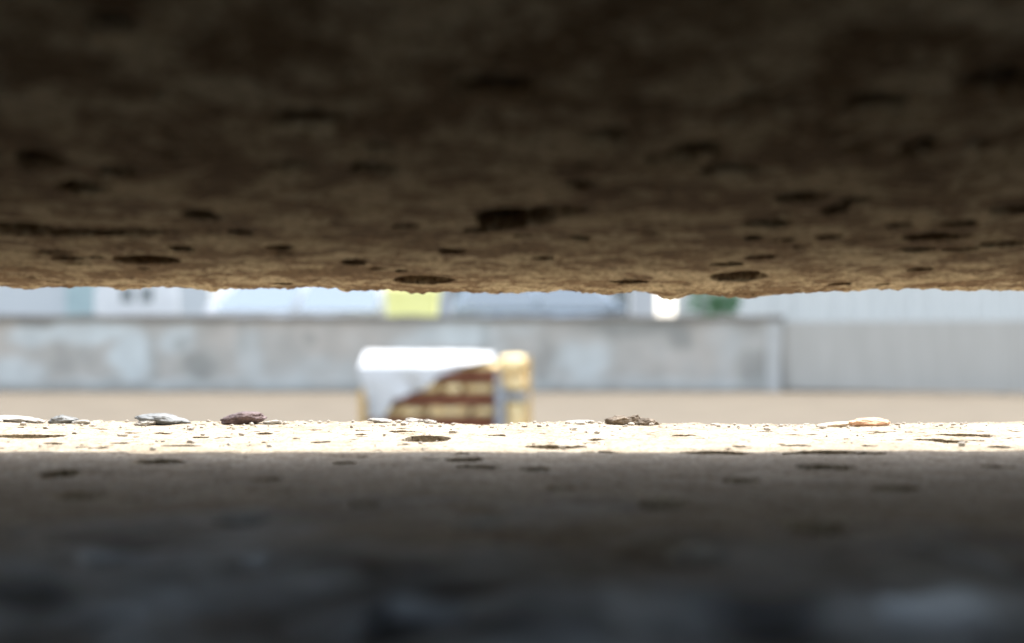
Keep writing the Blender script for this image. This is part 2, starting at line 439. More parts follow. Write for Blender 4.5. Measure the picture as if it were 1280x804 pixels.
pebble('pebble', 340, 24, 6, .387, PM['white'], 'small pale crumb right beside the purple brown pebble', 'pebble', G, 12, 1, 0, .35)
pebble('pebble', 476, 30, 5.5, .391, PM['white'], 'ragged white crumb in front of the white sheet corner', 'pebble', G, 21, 1, 0, .35)
pebble('pebble', 517, 22, 6, .392, PM['white'], 'first tiny white crumb right of the ragged one, below the stacked blocks', 'pebble', G, 22, 1, 0, .35)
pebble('pebble', 538, 18, 5, .392, PM['white'], 'second tiny white crumb right of the ragged one, below the stacked blocks', 'pebble', G, 27, 1, 0, .35)
pebble('pebble', 722, 36, 4, .392, PM['white'], 'low white lump just left of the three brown crumbs', 'pebble', G, 23, 1, 0, .3)
pebble('crumb', 771, 32, 12, .389, PM['brown'], 'left one of three brown grey crumbs sitting together on the slab edge', 'crumb', G, 31, 1, 0, .35)
pebble('crumb', 793, 24, 13, .391, PM['brown'], 'middle and palest of three brown grey crumbs sitting together', 'crumb', G, 32, 1, 0, .35)
pebble('crumb', 811, 28, 11, .388, PM['brown'], 'right and darkest of three brown grey crumbs sitting together', 'crumb', G, 33, 1, 0, .35)
pebble('flake', 1088, 54, 11, .388, PM['orange'], 'orange pink flake lying on the right part of the slab edge', 'flake', G, 41, .8, .05, .1)
pebble('flake', 1046, 56, 6, .390, PM['peach'], 'thin pale peach flake tapering off left of the orange one', 'flake', G, 42, .8, -.05, .1)

# fine grit scattered over the outer strip
vs, fs = [], []
ico = bmesh.new(); bmesh.ops.create_icosphere(ico, subdivisions=1, radius=1.0)
iv = [v.co.copy() for v in ico.verts]; ifc = [tuple(v.index for v in f.verts) for f in ico.faces]; ico.free()
for k in range(700):
    d = .3965 - abs(random.gauss(0, .012)) if k % 3 else random.uniform(.30, .396)
    x = random.uniform(-.26, .26)
    if k % 4 == 0: x = wx(random.choice([30, 90, 205, 305, 345, 480, 530, 725, 790, 1070]) + random.gauss(0, 34), d)
    rr = .00022 + .0007 * random.random() ** 4
    c = Vector((x, d, surf_z(x, d) + rr * .3)); i0 = len(vs)
    sx, sy, sz = random.uniform(.7, 1.5), random.uniform(.7, 1.4), random.uniform(.5, .9)
    for v in iv:
        j = 1 + random.uniform(-.25, .25)
        vs.append((c.x + v.x * rr * sx * j, c.y + v.y * rr * sy * j, c.z + v.z * rr * sz * j))
    fs += [tuple(i0 + q for q in f) for f in ifc]
me = bpy.data.meshes.new('grit'); me.from_pydata(vs, [], fs)
tag(link('grit', me, PM['grit']), 'fine pale grit scattered on the sunlit outer strip of the lower slab', 'grit', None, 'stuff')

# ------------------------------------------------------------------ ground
WD = 25.0
def sheet(name, x0, x1, y0, y1, z, mat, kind='structure'):
    bm = bmesh.new()
    vs = [bm.verts.new(p) for p in ((x0, y0, z), (x1, y0, z), (x1, y1, z), (x0, y1, z))]
    bm.faces.new(vs)
    o = bm_obj(name, bm, mat); o['kind'] = kind
    return o
sheet('ground', -1500, 1500, -400, 2500, 0, M['ground'])
ST = .62
bm = bmesh.new(); add_box(bm, -1400, 1400, WD + .18, 2400, .004, ST)
o = bm_obj('street', bm, M['asphalt']); o['kind'] = 'structure'

# ------------------------------------------------------------------ stained boundary wall
wall = empty('boundary_wall', (0, WD, 0))
tag(wall, 'low stained plaster wall with a dark coping at the back of the yard', 'wall')
def grid_face(name, x0, x1, z0, z1, y, nx, nz, mat, parent, colfn, bumpamp=.01):
    X = np.linspace(x0, x1, nx); Z = np.linspace(z0, z1, nz)
    XX, ZZ = np.meshgrid(X, Z)
    YY = bumpamp * fbm(XX / .5, ZZ / .5, 5, 4)
    co = np.stack([XX, YY, ZZ], -1).reshape(-1, 3)
    n = nx * nz
    back = co.copy(); back[:, 1] = .2
    edge_idx = list(range(nx)) + [(i) * nx + nx - 1 for i in range(1, nz)] + list(range(n - 2, n - nx - 1, -1)) + [i * nx for i in range(nz - 2, 0, -1)]
    faces = []
    for i in range(nz - 1):
        for j in range(nx - 1): faces.append((i * nx + j, i * nx + j + 1, (i + 1) * nx + j + 1, (i + 1) * nx + j))
    rim = [tuple(p) for p in back[edge_idx]]
    m_ = len(edge_idx)
    for k in range(m_): faces.append((edge_idx[k], n + k, n + (k + 1) % m_, edge_idx[(k + 1) % m_]))
    faces.append(tuple(n + k for k in range(m_))[::-1])
    me = bpy.data.meshes.new(name)
    me.from_pydata([tuple(c) for c in co] + rim, [], faces)
    at = me.color_attributes.new('stain', 'FLOAT_COLOR', 'POINT')
    c = colfn(XX, ZZ).reshape(-1, 3)
    full = np.ones((n + m_, 4), dtype=np.float32); full[:n, :3] = c; full[n:, :3] = (.45, .45, .44)
    at.data.foreach_set('color', full.ravel())
    o = link(name, me, mat, parent)
    return o
def wall_col(XX, ZZ):
    px = XX / WD * F + 640; py = HY - (ZZ - CH) / WD * F
    wob = 9 * fbm(px / 26, py / 26, 90, 3); wob2 = 7 * fbm(px / 22, py / 22, 95, 3)
    base = np.array((.43, .415, .378)); pale = np.array((.55, .595, .59)); dark = np.array((.25, .255, .235)); warm = np.array((.49, .45, .395))
    def blob(cx, cy, a, b, s=1.0): return s * (1 - sstep(.55, 1.25, np.hypot((px + wob - cx) / a, (py + wob2 - cy) / b)))
    P = np.zeros_like(px); K = np.zeros_like(px); W = np.zeros_like(px)
    for b in [(165, 445, 26, 40), (110, 415, 60, 13, .9), (40, 418, 34, 14, .8), (20, 465, 40, 22, .7), (222, 425, 26, 18, .8), (310, 450, 20, 40, .5), (570, 420, 62, 20, .8), (520, 440, 40, 18, .5), (730, 450, 40, 26, .7), (725, 462, 22, 20, .6),
              (610, 450, 30, 40, .3), (400, 465, 60, 20, .4), (967, 450, 9, 48, .8), (905, 430, 22, 40, .3), (640, 410, 40, 12, .4), (-60, 440, 50, 40, .6), (-200, 430, 60, 40, .6), (240, 480, 300, 8, .5), (800, 478, 200, 7, .4)]:
        P = np.maximum(P, blob(*b))
    for b in [(45, 402, 30, 7, .7), (90, 440, 40, 18, .25), (225, 430, 8, 10, .45), (250, 456, 22, 22, .8), (300, 420, 8, 26, .4), (388, 423, 10, 8, .6), (75, 455, 20, 10, .4), (680, 455, 14, 36, .5), (795, 408, 80, 13, .75), (850, 420, 18, 20, .75), (770, 415, 22, 15, .5),
              (945, 462, 24, 28, .6), (605, 420, 9, 36, .4), (60, 485, 300, 6, .5), (500, 486, 400, 5, .4), (850, 487, 200, 5, .4), (930, 410, 18, 16, .4), (190, 455, 7, 40, .35)]:
        K = np.maximum(K, blob(*b))
    for b in [(10, 420, 28, 30, .6), (285, 420, 26, 16, .6), (420, 420, 60, 24, .5), (880, 410, 30, 26, .6), (850, 450, 50, 30, .4), (330, 405, 60, 8, .5), (420, 460, 8, 30, .4)]:
        W = np.maximum(W, blob(*b))
    P = np.clip(P + .25 * fbm(px / 30, py / 30, 120, 4), 0, 1); K = np.clip(K + .2 * fbm(px / 24, py / 34, 130, 4), 0, 1)
    c = base + (warm - base) * W[..., None]
    c = c + (pale - c) * P[..., None]
    c = c + (dark - c) * K[..., None]
    return np.clip(c, .05, .85)
w0, w1 = wx(-1400, WD), wx(976, WD)
wz1 = wz(401, WD)
grid_face('plaster_face', w0, w1, -.02, wz1, WD, 700, 44, M['plaster'], wall, wall_col)
bm = bmesh.new()
X = np.linspace(w0 - .05, w1 + .06, 90)
for xa, xb in zip(X[:-1], X[1:]):
    e1, e2 = random.uniform(-.012, .010), random.uniform(-.012, .012)
    add_box(bm, xa, xb - .004, -.07 + e1, .26, wz1 + .002, wz(394.5, WD) + e2, .012)
bm_obj('coping', bm, M['coping'], wall)
box_obj('end_pillar', wx(957, WD), w1 + .003, -.028, .23, -.01, wz1 - .01, M['frame'] if False else simple_mat('pillar_plaster', (.42, .425, .405), (.48, .485, .465), 4, .9), wall, .01)

# ------------------------------------------------------------------ corrugated fence right of the wall
fence = empty('corrugated_fence', (0, 0, 0))
tag(fence, 'grey corrugated sheet metal fence running on from the right end of the stained wall', 'fence')
fx0, fx1 = wx(978, 25.15), wx(1750, 21.0)
fy0, fy1 = 25.1, 21.2
ln = math.hypot(fx1 - fx0, fy1 - fy0); n = int(ln / .02)
T = np.linspace(0, 1, n + 1); ux, uy = (fx1 - fx0) / ln, (fy1 - fy0) / ln
FT = 1.22
vs, fs = [], []
for layer in (0, 1):
    for zt in (.03, FT):
        for k, t in enumerate(T):
            ph = (t * ln / .21) % 1.0
            tri = min(1, max(0, (abs(ph - .5) * 2 - .25) / .25)) * .035 + .012 * math.sin(t * 17)
            o_ = tri + layer * .004
            vs.append((fx0 + ux * ln * t + uy * -o_ * -1, fy0 + uy * ln * t + ux * o_, zt))
NN = n + 1
for k in range(n):
    fs.append((k, k + 1, NN + k + 1, NN + k)); fs.append((2 * NN + k + 1, 2 * NN + k, 3 * NN + k, 3 * NN + k + 1))
    fs.append((NN + k, NN + k + 1, 3 * NN + k + 1, 3 * NN + k)); fs.append((2 * NN + k, 2 * NN + k + 1, k + 1, k))
me = bpy.data.meshes.new('sheet_panel'); me.from_pydata(vs, [], fs)
link('sheet_panel', me, M['fence'], fence)
for k in range(6):
    t = k / 5 * .98 + .01
    x, y = fx0 + ux * ln * t - uy * .0, fy0 + uy * ln * t + .10
    box_obj('post', x - .03, x + .03, y, y + .06, -.02, FT - .03, M['fence_post'], fence, .005)
ang = math.atan2(uy, ux)
for zr in (.3, .95):
    bm = bmesh.new(); add_box(bm, 0, ln, .052, .09, zr, zr + .05)
    bmesh.ops.rotate(bm, verts=bm.verts, cent=(0, 0, 0), matrix=Matrix.Rotation(ang, 3, 'Z'))
    bmesh.ops.translate(bm, verts=bm.verts, vec=(fx0, fy0, 0))
    bm_obj('rail', bm, M['fence_post'], fence)

# ------------------------------------------------------------------ the stack under the white sheet
PD = 13.0
def X_(p): return wx(p, PD)
def Z_(p): return wz(p, PD)
def soft_block(name, x0, x1, y0, y1, z0, z1, mat, label, cat, group, seed, rough=.02):
    bm = bmesh.new()
    bmesh.ops.create_cube(bm, size=1.0)
    bmesh.ops.subdivide_edges(bm, edges=bm.edges[:], cuts=9, use_grid_fill=True)
    sx, sy, sz = (x1 - x0), (y1 - y0), (z1 - z0)
    off = Vector((seed * 2.3, seed * 1.1, seed * 4.7))
    for v in bm.verts:
        p = v.co * 2
        # superellipsoid rounding
        e = 7.0
        l = (abs(p.x) ** e + abs(p.y) ** e + abs(p.z) ** 3.6) ** (1 / 5.6)
        q = p / max(l, 1e-6) * 1.0
        q = Vector((max(-1, min(1, q.x)), max(-1, min(1, q.y)), max(-1, min(1, q.z))))
        w = Vector((q.x * sx / 2, q.y * sy / 2, q.z * sz / 2))
        nn = mnoise.fractal(w * 6 + off, 1.0, 2.0, 4)
        w += q.normalized() * nn * rough
        v.co = w
    o = bm_obj(name, bm, mat, None, True)
    o.location = ((x0 + x1) / 2, (y0 + y1) / 2, (z0 + z1) / 2)
    return tag(o, label, cat, group)
y0, y1 = PD, PD + .55
GB = 'golden blocks stacked in courses'
courses = [(0.0, .085, 'ground course'), (.19, .30, 'lower visible course'), (.40, .51, 'middle course'), (.61, .69, 'top course')]
ordn = ['leftmost', 'second from left', 'third from left', 'rightmost']
for ci, (za, zb, nm) in enumerate(courses):
    if ci < 3: xs = [[462, 505, 540, 585, 620], [462, 497, 533, 588, 620], [462, 503, 551, 578, 620]][ci]
    else: xs = [560, 590, 622]
    if ci == 0: continue_low = True
    for k in range(len(xs) - 1):
        a, b = X_(xs[k]) + .004, X_(xs[k + 1]) - .004
        w = ordn[k] if len(xs) == 5 else ('left' if k == 0 else 'right')
        soft_block('golden_block', a, b, y0 + random.uniform(-.02, .02), y1, za + .006 + random.uniform(0, .008), zb - random.uniform(.004, .022), M['gold'],
                   f'{w} rough golden block in the {nm} of the stack', 'block', GB, ci * 7 + k + 1)
for k, (za, zb, xa, nm) in enumerate([(.09, .187, 460, 'lowest dark brown timber, bearing the lower visible course of golden blocks'), (.304, .397, 461, 'long reddish brown timber between the lower and middle golden courses'),
                                      (.515, .607, 470, 'short looking dark brown timber just under the top golden course beside the sheet')]):
    bm = bmesh.new(); add_box(bm, X_(xa), X_(619), y0 - .035, y1 - .02, za - .004, zb + .004, .008)
    o = bm_obj('timber_beam', bm, M['brown']); tag(o, nm, 'timber', 'brown timbers laid between the golden courses')
# right-hand column
soft_block('golden_block', X_(624), X_(658), y0 - .01, y1 - .1, Z_(468.3), Z_(446), M['gold'], 'topmost golden block at the right stack end', 'block', GB, 51, .025)
soft_block('golden_block', X_(625), X_(658), y0 - .01, y1 - .1, Z_(490.5), Z_(469), M['gold'], 'golden block at the right stack end resting on the grey board', 'block', GB, 53, .025)
soft_block('golden_block', X_(631), X_(657), y0 - .01, y1 - .1, 0, Z_(501), M['gold'], 'lower tall golden block at the right stack end, under the grey board', 'block', GB, 52, .03)
bm = bmesh.new(); add_box(bm, X_(617), X_(660), y0 - .03, y1 - .08, Z_(500), Z_(491), .006)
tag(bm_obj('grey_board', bm, M['greywood']), 'grey horizontal board between the two tall golden blocks at the right end', 'board')
bm = bmesh.new(); add_box(bm, X_(619.5), X_(630), y0 - .075, y0 - .03, 0, Z_(478), .006)
tag(bm_obj('grey_post', bm, M['greywood']), 'grey upright post in front of the right end of the stacked blocks', 'post')
bm = bmesh.new(); add_box(bm, X_(658.5), X_(664), y0 - .02, y0 + .05, 0, Z_(446), .006)
tag(bm_obj('brown_post', bm, M['ochrepost']), 'slim ochre brown post closing the right end of the stack', 'post')
bm = bmesh.new(); add_box(bm, X_(449), X_(459), y0 - .02, y0 + .10, 0, Z_(486), .006)
tag(bm_obj('ochre_post', bm, M['ochrepost']), 'short ochre post showing at the left foot below the white sheet', 'post')

# white sheet: slopes up from the front lip to the ridge, hangs down the front with a diagonal hem
bm = bmesh.new()
nu, nv = 70, 60
xl, xr = X_(450), X_(616)
def hem(px):       # lower edge of the hanging front, in photo rows
    return float(np.interp(px, [450, 458, 474, 480, 487, 493, 505, 516, 530, 541, 548, 558, 572, 580, 600, 630],
                               [498, 534, 536, 522, 510, 499, 496, 490, 487, 478, 470, 466, 464, 457, 453, 448]))
grid = []
for i in range(nu + 1):
    u = i / nu; x = xl + (xr - xl) * u; px = x / PD * F + 640
    col = []
    lip = Z_(float(np.interp(px, [450, 458, 560, 600, 630], [460, 459, 457, 452, 447])))
    ridge = Z_(float(np.interp(px, [450, 590, 615, 630], [440, 441, 443, 445])))
    hz = Z_(hem(px)); hz = min(hz, lip - .012)
    for j in range(nv + 1):
        v = j / nv
        if v < .45:   # front
            t = v / .45
            z = hz + (lip - hz) * t
            y = PD - .055 - .025 * (1 - t) * math.sin(px * .13 + 2.5 * t) - .012 * mnoise.noise(Vector((x * 5, z * 5, 1)))
            y -= .02 * math.sin(px * .21 + z * 6) * (1 - t) ** 2
            if t > .8: y += ((t - .8) / .2) ** 2 * .015
        elif v < .75:                          # slope to ridge
            t = (v - .45) / .30
            z = lip + (ridge - lip) * (1 - (1 - t) ** 1.7)
            y = PD - .04 + .5 * t ** 1.1
        else:
            t = (v - .75) / .25
            z = ridge - .5 * t ** 1.3; y = PD + .46 + .19 * t
        z += .006 * mnoise.noise(Vector((x * 7, y * 7, z * 4)))
        xx = x + (.018 * math.sin(z * 9) if i in (0,) else 0)
        if px < 462 and v < .45: xx += (1 - v / .45) * .085 * (462 - px) / 12
        col.append(bm.verts.new((xx, y, z)))
    grid.append(col)
for i in range(nu):
    for j in range(nv):
        bm.faces.new((grid[i][j], grid[i + 1][j], grid[i + 1][j + 1], grid[i][j + 1]))
o = bm_obj('white_sheet', bm, M['sheet'], None, True)
sm = o.modifiers.new('thick', 'SOLIDIFY'); sm.thickness = .006; sm.offset = 1
tag(o, 'white sheet draped over the left of the block stack with a diagonal hem', 'sheet')
# hidden upper fill of the stack that carries the sheet
for k, (xa, xb, za, zb, lb) in enumerate([(462, 510, .515, .66, 'covered golden block under the left of the white sheet'), (512, 556, .61, .70, 'covered golden block under the middle of the white sheet')]):
    soft_block('golden_block', X_(xa), X_(xb), y0 + .01, y1, za if k else .61, zb, M['gold'], lb, 'block', GB, 70 + k, .01)

# ------------------------------------------------------------------ behind the wall: vehicles
def loft(bm, rings):
    R = [[bm.verts.new(p) for p in r] for r in rings]
    for a, b in zip(R, R[1:]):
        for k in range(len(a)): bm.faces.new((a[k], a[(k + 1) % len(a)], b[(k + 1) % len(b)], b[k]))
    bm.faces.new(R[0][::-1]); bm.faces.new(R[-1])
def poly_panel(bm, pts, nrm, t=.006):
    n = Vector(nrm).normalized()
    a = [bm.verts.new(Vector(p)) for p in pts]; b = [bm.verts.new(Vector(p) + n * t) for p in pts]
    bm.faces.new(a[::-1]); bm.faces.new(b)
    for k in range(len(a)): bm.faces.new((a[k], a[(k + 1) % len(a)], b[(k + 1) % len(b)], b[k]))
def wheel(parent, x, y, r, side):
    bm = bmesh.new()
    bmesh.ops.create_cone(bm, cap_ends=True, segments=32, radius1=r, radius2=r, depth=.2)
    es = [e for e in bm.edges if len(e.link_faces) == 2 and any(len(f.verts) > 4 for f in e.link_faces)]
    bmesh.ops.bevel(bm, geom=es, offset=.03, segments=3, affect='EDGES')
    bmesh.ops.rotate(bm, verts=bm.verts, cent=(0, 0, 0), matrix=Matrix.Rotation(math.pi / 2, 3, 'X'))
    bmesh.ops.translate(bm, verts=bm.verts, vec=(x, y, r))
    t = bm_obj('wheel', bm, M['tyre'], parent, False)
    bm = bmesh.new()
    yo = y + side * .102
    bmesh.ops.create_cone(bm, cap_ends=True, segments=28, radius1=r * .62, radius2=r * .55, depth=.02)
    bmesh.ops.rotate(bm, verts=bm.verts, cent=(0, 0, 0), matrix=Matrix.Rotation(-side * math.pi / 2, 3, 'X'))
    bmesh.ops.translate(bm, verts=bm.verts, vec=(x, yo, r))
    for k in range(5):
        a = k * 2 * math.pi / 5
        b2 = bmesh.new(); add_box(b2, -.02, .02, -.008, .008, .03, r * .58)
        bmesh.ops.rotate(b2, verts=b2.verts, cent=(0, 0, 0), matrix=Matrix.Rotation(a, 3, 'Y'))
        bmesh.ops.translate(b2, verts=b2.verts, vec=(x, yo + side * .013, r))
        me = bpy.data.meshes.new('t'); b2.to_mesh(me); b2.free(); bm.from_mesh(me); bpy.data.meshes.remove(me)
    bm_obj('rim', bm, M['rim'], t)
def make_car(name, loc, rz, paint, label, gh, body, L, H, glass='car_glass', Wd=.88):
    """nose at +x; gh = greenhouse stations (x, z) : screen base, roof front, roof rear, tail base"""
    root = empty(name, loc, rz); tag(root, label, 'car', 'vehicles parked behind the wall')
    bm = bmesh.new(); rings = []
    for (x, zb, zt, k) in body:
        w = Wd * k
        rings.append([(x, -w * .94, zb), (x, -w, zb + (zt - zb) * .35), (x, -w, zb + (zt - zb) * .7), (x, -w * .93, zt - .02), (x, -w * .7, zt), (x, w * .7, zt), (x, w * .93, zt - .02), (x, w, zb + (zt - zb) * .7), (x, w, zb + (zt - zb) * .35), (x, w * .94, zb)])
    loft(bm, rings)
    b = bm_obj('body', bm, paint, root, True)
    s = b.modifiers.new('sub', 'SUBSURF'); s.levels = 2; s.render_levels = 2
    (xa, za), (xb, zb), (xc, zc), (xd, zd) = gh
    wb, wt = Wd * .94, Wd * .72
    def w_at(z): return wb + (wt - wb) * (z - za) / (zb - za)
    bm = bmesh.new()
    st = [(xa, za, wb), (xb, zb, wt), ((xb * .6 + xc * .4), zb + .035, wt), (xc, zc, wt), (xd, zd, wb)]
    low = [[bm.verts.new((x, s_ * wb, za - .06)) for (x, z, w) in st] for s_ in (-1, 1)]
    top = [[bm.verts.new((x, s_ * w, z)) for (x, z, w) in st] for s_ in (-1, 1)]
    for k in range(4):
        bm.faces.new((top[0][k], top[0][k + 1], top[1][k + 1], top[1][k]))
        bm.faces.new((low[0][k], low[0][k + 1], top[0][k + 1], top[0][k])); bm.faces.new((low[1][k + 1], low[1][k], top[1][k], top[1][k + 1]))
        bm.faces.new((low[0][k + 1], low[0][k], low[1][k], low[1][k + 1]))
    bm.faces.new((low[0][0], top[0][0], top[1][0], low[1][0])); bm.faces.new((low[0][4], low[1][4], top[1][4], top[0][4]))
    bmesh.ops.bevel(bm, geom=[e for e in bm.edges], offset=.03, segments=2, affect='EDGES')
    bm_obj('cabin', bm, paint, root, True)
    # side windows: three panes each side
    for s_ in (-1, 1):
        zl, zh = za + .04, min(zb, zc) - .07
        def xf(z): return xa + (xb - xa) * (z - za) / (zb - za)
        def xr_(z): return xd + (xc - xd) * (z - zd) / (zc - zd)
        cuts = [.0, .46, .52, 1.0]
        fl, fh = xf(zl) - .16, xf(zh) - .12; rl, rh = xr_(zl) + .16, xr_(zh) + .12
        for (c0, c1) in ((0, .47), (.51, 1.0)):
            bm = bmesh.new()
            p = [(fl + (rl - fl) * c0, s_ * w_at(zl), zl), (fl + (rl - fl) * c1, s_ * w_at(zl), zl), (fh + (rh - fh) * c1, s_ * w_at(zh), zh), (fh + (rh - fh) * c0, s_ * w_at(zh), zh)]
            poly_panel(bm, p, (0, s_, .3), .012)
            bm_obj('side_window', bm, M[glass], root)
        bm = bmesh.new(); add_box(bm, xa - .25, xa - .07, s_ * (Wd + .0) - .0, s_ * (Wd + .17), za + .02, za + .15, .03)
        bm_obj('wing_mirror', bm, paint, root)
        for q in (.30, .62):
            bm = bmesh.new(); xq = fl + (rl - fl) * (q + .13); add_box(bm, xq - .09, xq + .09, s_ * Wd - .005, s_ * (Wd + .03), za - .14, za - .11, .006)
            bm_obj('door_handle', bm, M['trim'], root)
    for nm, (x0_, z0_), (x1_, z1_), sg in (('windscreen', (xa, za), (xb, zb), 1), ('rear_window', (xd, zd), (xc, zc), -1)):
        bm = bmesh.new()
        def pt(t, sy): return (x0_ + (x1_ - x0_) * t, sy * (w_at(z0_ + (z1_ - z0_) * t) - .08), z0_ + (z1_ - z0_) * t)
        nv_ = Vector((abs(z1_ - z0_) * sg, 0, abs(x1_ - x0_)))
        poly_panel(bm, [pt(.1, -1), pt(.1, 1), pt(.9, 1), pt(.9, -1)], nv_, .014)
        bm_obj(nm, bm, M[glass], root)
    xn, xt = body[-1][0], body[0][0]
    for s_ in (-1, 1):
        bm = bmesh.new(); add_box(bm, xn - .16, xn - .005, s_ * Wd * .62 - .16, s_ * Wd * .62 + .16, .60, .73, .03); bm_obj('headlight', bm, M['lamp_clear'], root)
        bm = bmesh.new(); add_box(bm, xt - .005, xt + .12, s_ * Wd * .72 - .09, s_ * Wd * .72 + .09, .58, .80, .03); bm_obj('tail_light', bm, M['lamp_red'], root)
        for xw in (xt + .75, xn - .85): wheel(root, xw, s_ * (Wd - .10), .31, s_)
    bm = bmesh.new(); add_box(bm, xn - .1, xn + .02, -.6, .6, .30, .46, .03); bm_obj('grille', bm, M['trim'], root)
    return root
def body_prof(L, hood, belt, tail):
    h = L / 2
    return [(-h, .38, tail - .14, .80), (-h + .12, .26, tail, .92), (-h + .9, .2, belt, 1), (0, .2, belt, 1), (h - 1.5, .2, belt, 1), (h - 1.15, .2, belt - .04, 1), (h - .35, .22, hood, .95), (h - .06, .28, hood - .08, .84), (h, .36, hood - .2, .76)]
CD = 31.0
Lw = (494 - 236) / F * CD
make_car('parked_car', (wx(365, CD), CD, ST), math.pi, M['white_paint'], 'white car with pale blue windows parked behind the wall left of the yellow container',
         [(1.75, .86), (1.0, 1.62), (-2.0, 1.64), (-2.12, .92)], body_prof(Lw, .70, .90, .92), Lw, 1.64)
Ls = (812 - 552) / F * CD
make_car('parked_car', (wx(690, CD + .4), CD + .4, ST), 0, M['silver_paint'], 'silver blue car parked behind the wall right of the yellow container',
         [(1.55, .92), (.85, 1.60), (-1.75, 1.62), (-2.2, 1.0)], body_prof(Ls, .72, .92, .94), Ls, 1.62, 'dim_glass')

# white van further left (box body with two rear quarter panes)
VD = 33.0
M['van_paint'] = glossy_paint('grey_white_van_paint', (.56, .58, .585))
van = empty('delivery_van', (wx(170, VD) - .62, VD + 2.3, ST), math.radians(105.5))
tag(van, 'greyish white van seen from behind with two small rear door panes', 'van', 'vehicles parked behind the wall')
bm = bmesh.new(); h = 2.35; W = .98
rings = []
for (x, zb, zt, k) in [(-h, .35, 1.9, .93), (-h + .06, .3, 2.08, .98), (-h + .3, .28, 2.16, 1), (.9, .28, 2.16, 1), (1.2, .28, 2.08, .99), (1.75, .28, 1.32, .98), (2.2, .3, 1.05, .94), (h, .36, .82, .82)]:
    w = W * k
    rings.append([(x, -w * .96, zb), (x, -w, zb + .25), (x, -w * .99, zb + (zt - zb) * .6), (x, -w * .92, zt - .06), (x, -w * .75, zt), (x, w * .75, zt), (x, w * .92, zt - .06), (x, w * .99, zb + (zt - zb) * .6), (x, w, zb + .25), (x, w * .96, zb)])
loft(bm, rings); b = bm_obj('body', bm, M['van_paint'], van, True)
s = b.modifiers.new('sub', 'SUBSURF'); s.levels = 2; s.render_levels = 2
for s_ in (-1, 1):
    for (xa, xb) in ((.35, 1.05),):
        bm = bmesh.new(); add_box(bm, xa, xb, s_ * .90, s_ * .985, 1.12, 1.62, .015)
        bm_obj('side_window', bm, M['glass'], van)
    bm = bmesh.new(); add_box(bm, -h - .03, -h + .12, s_ * .08 if s_ > 0 else -.36, .36 if s_ > 0 else -.08, 1.16, 1.52, .02); bm_obj('rear_window', bm, M['glass'], van)
    for xw in (-1.5, 1.55): wheel(van, xw, s_ * .90, .33, s_)
    bm = bmesh.new(); add_box(bm, h - .18, h - .02, s_ * .62 - .14, s_ * .62 + .14, .62, .78, .03); bm_obj('headlight', bm, M['lamp_clear'], van)
    bm = bmesh.new(); add_box(bm, -h - .01, -h + .08, s_ * .84 - .07, s_ * .84 + .07, .5, .72, .02); bm_obj('tail_light', bm, M['lamp_red'], van)
bm = bmesh.new(); poly_panel(bm, [(1.27, -.8, 1.98), (1.27, .8, 1.98), (1.72, .84, 1.40), (1.72, -.84, 1.40)], (.8, 0, .6), .02); bm_obj('windscreen', bm, M['car_glass'], van)
bm = bmesh.new(); add_box(bm, h - .08, h + .02, -.6, .6, .34, .52, .03); bm_obj('grille', bm, M['trim'], van)

# yellow recycling container
YD = 28.5
yc = empty('recycling_container', (wx(516, YD), YD, ST)); tag(yc, 'tall yellow plastic waste container standing between the white and the silver car', 'container')
hw = 63 / F * YD / 2
bm = bmesh.new()
rings = [[(sx * hw * k, sy * .45 * k, z) for sx, sy in ((-1, -1), (1, -1), (1, 1), (-1, 1))] for z, k in ((.16, .86), (.5, .93), (1.12, 1.0), (1.16, 1.04), (1.2, 1.04))]
loft(bm, rings); bmesh.ops.bevel(bm, geom=bm.edges[:], offset=.012, segments=2, affect='EDGES')
bm_obj('bin_body', bm, M['yellow'], yc)
bm = bmesh.new(); rings = []
for k in range(9):
    a = math.pi * k / 8
    rings.append([(-hw * 1.05, -.47 * math.cos(a), 1.204 + .30 * math.sin(a)), (hw * 1.05, -.47 * math.cos(a), 1.204 + .30 * math.sin(a)), (hw * 1.05, -.45 * math.cos(a), 1.202), (-hw * 1.05, -.45 * math.cos(a), 1.202)])
loft(bm, rings); bm_obj('lid', bm, M['yellow'], yc)
for sx in (-1, 1):
    for sy in (-1, 1):
        bm = bmesh.new(); bmesh.ops.create_cone(bm, cap_ends=True, segments=20, radius1=.09, radius2=.09, depth=.05)
        bmesh.ops.rotate(bm, verts=bm.verts, cent=(0, 0, 0), matrix=Matrix.Rotation(math.pi / 2, 3, 'Y'))
        bmesh.ops.translate(bm, verts=bm.verts, vec=(sx * hw * .7, sy * .3, .09)); bm_obj('castor', bm, M['tyre'], yc)

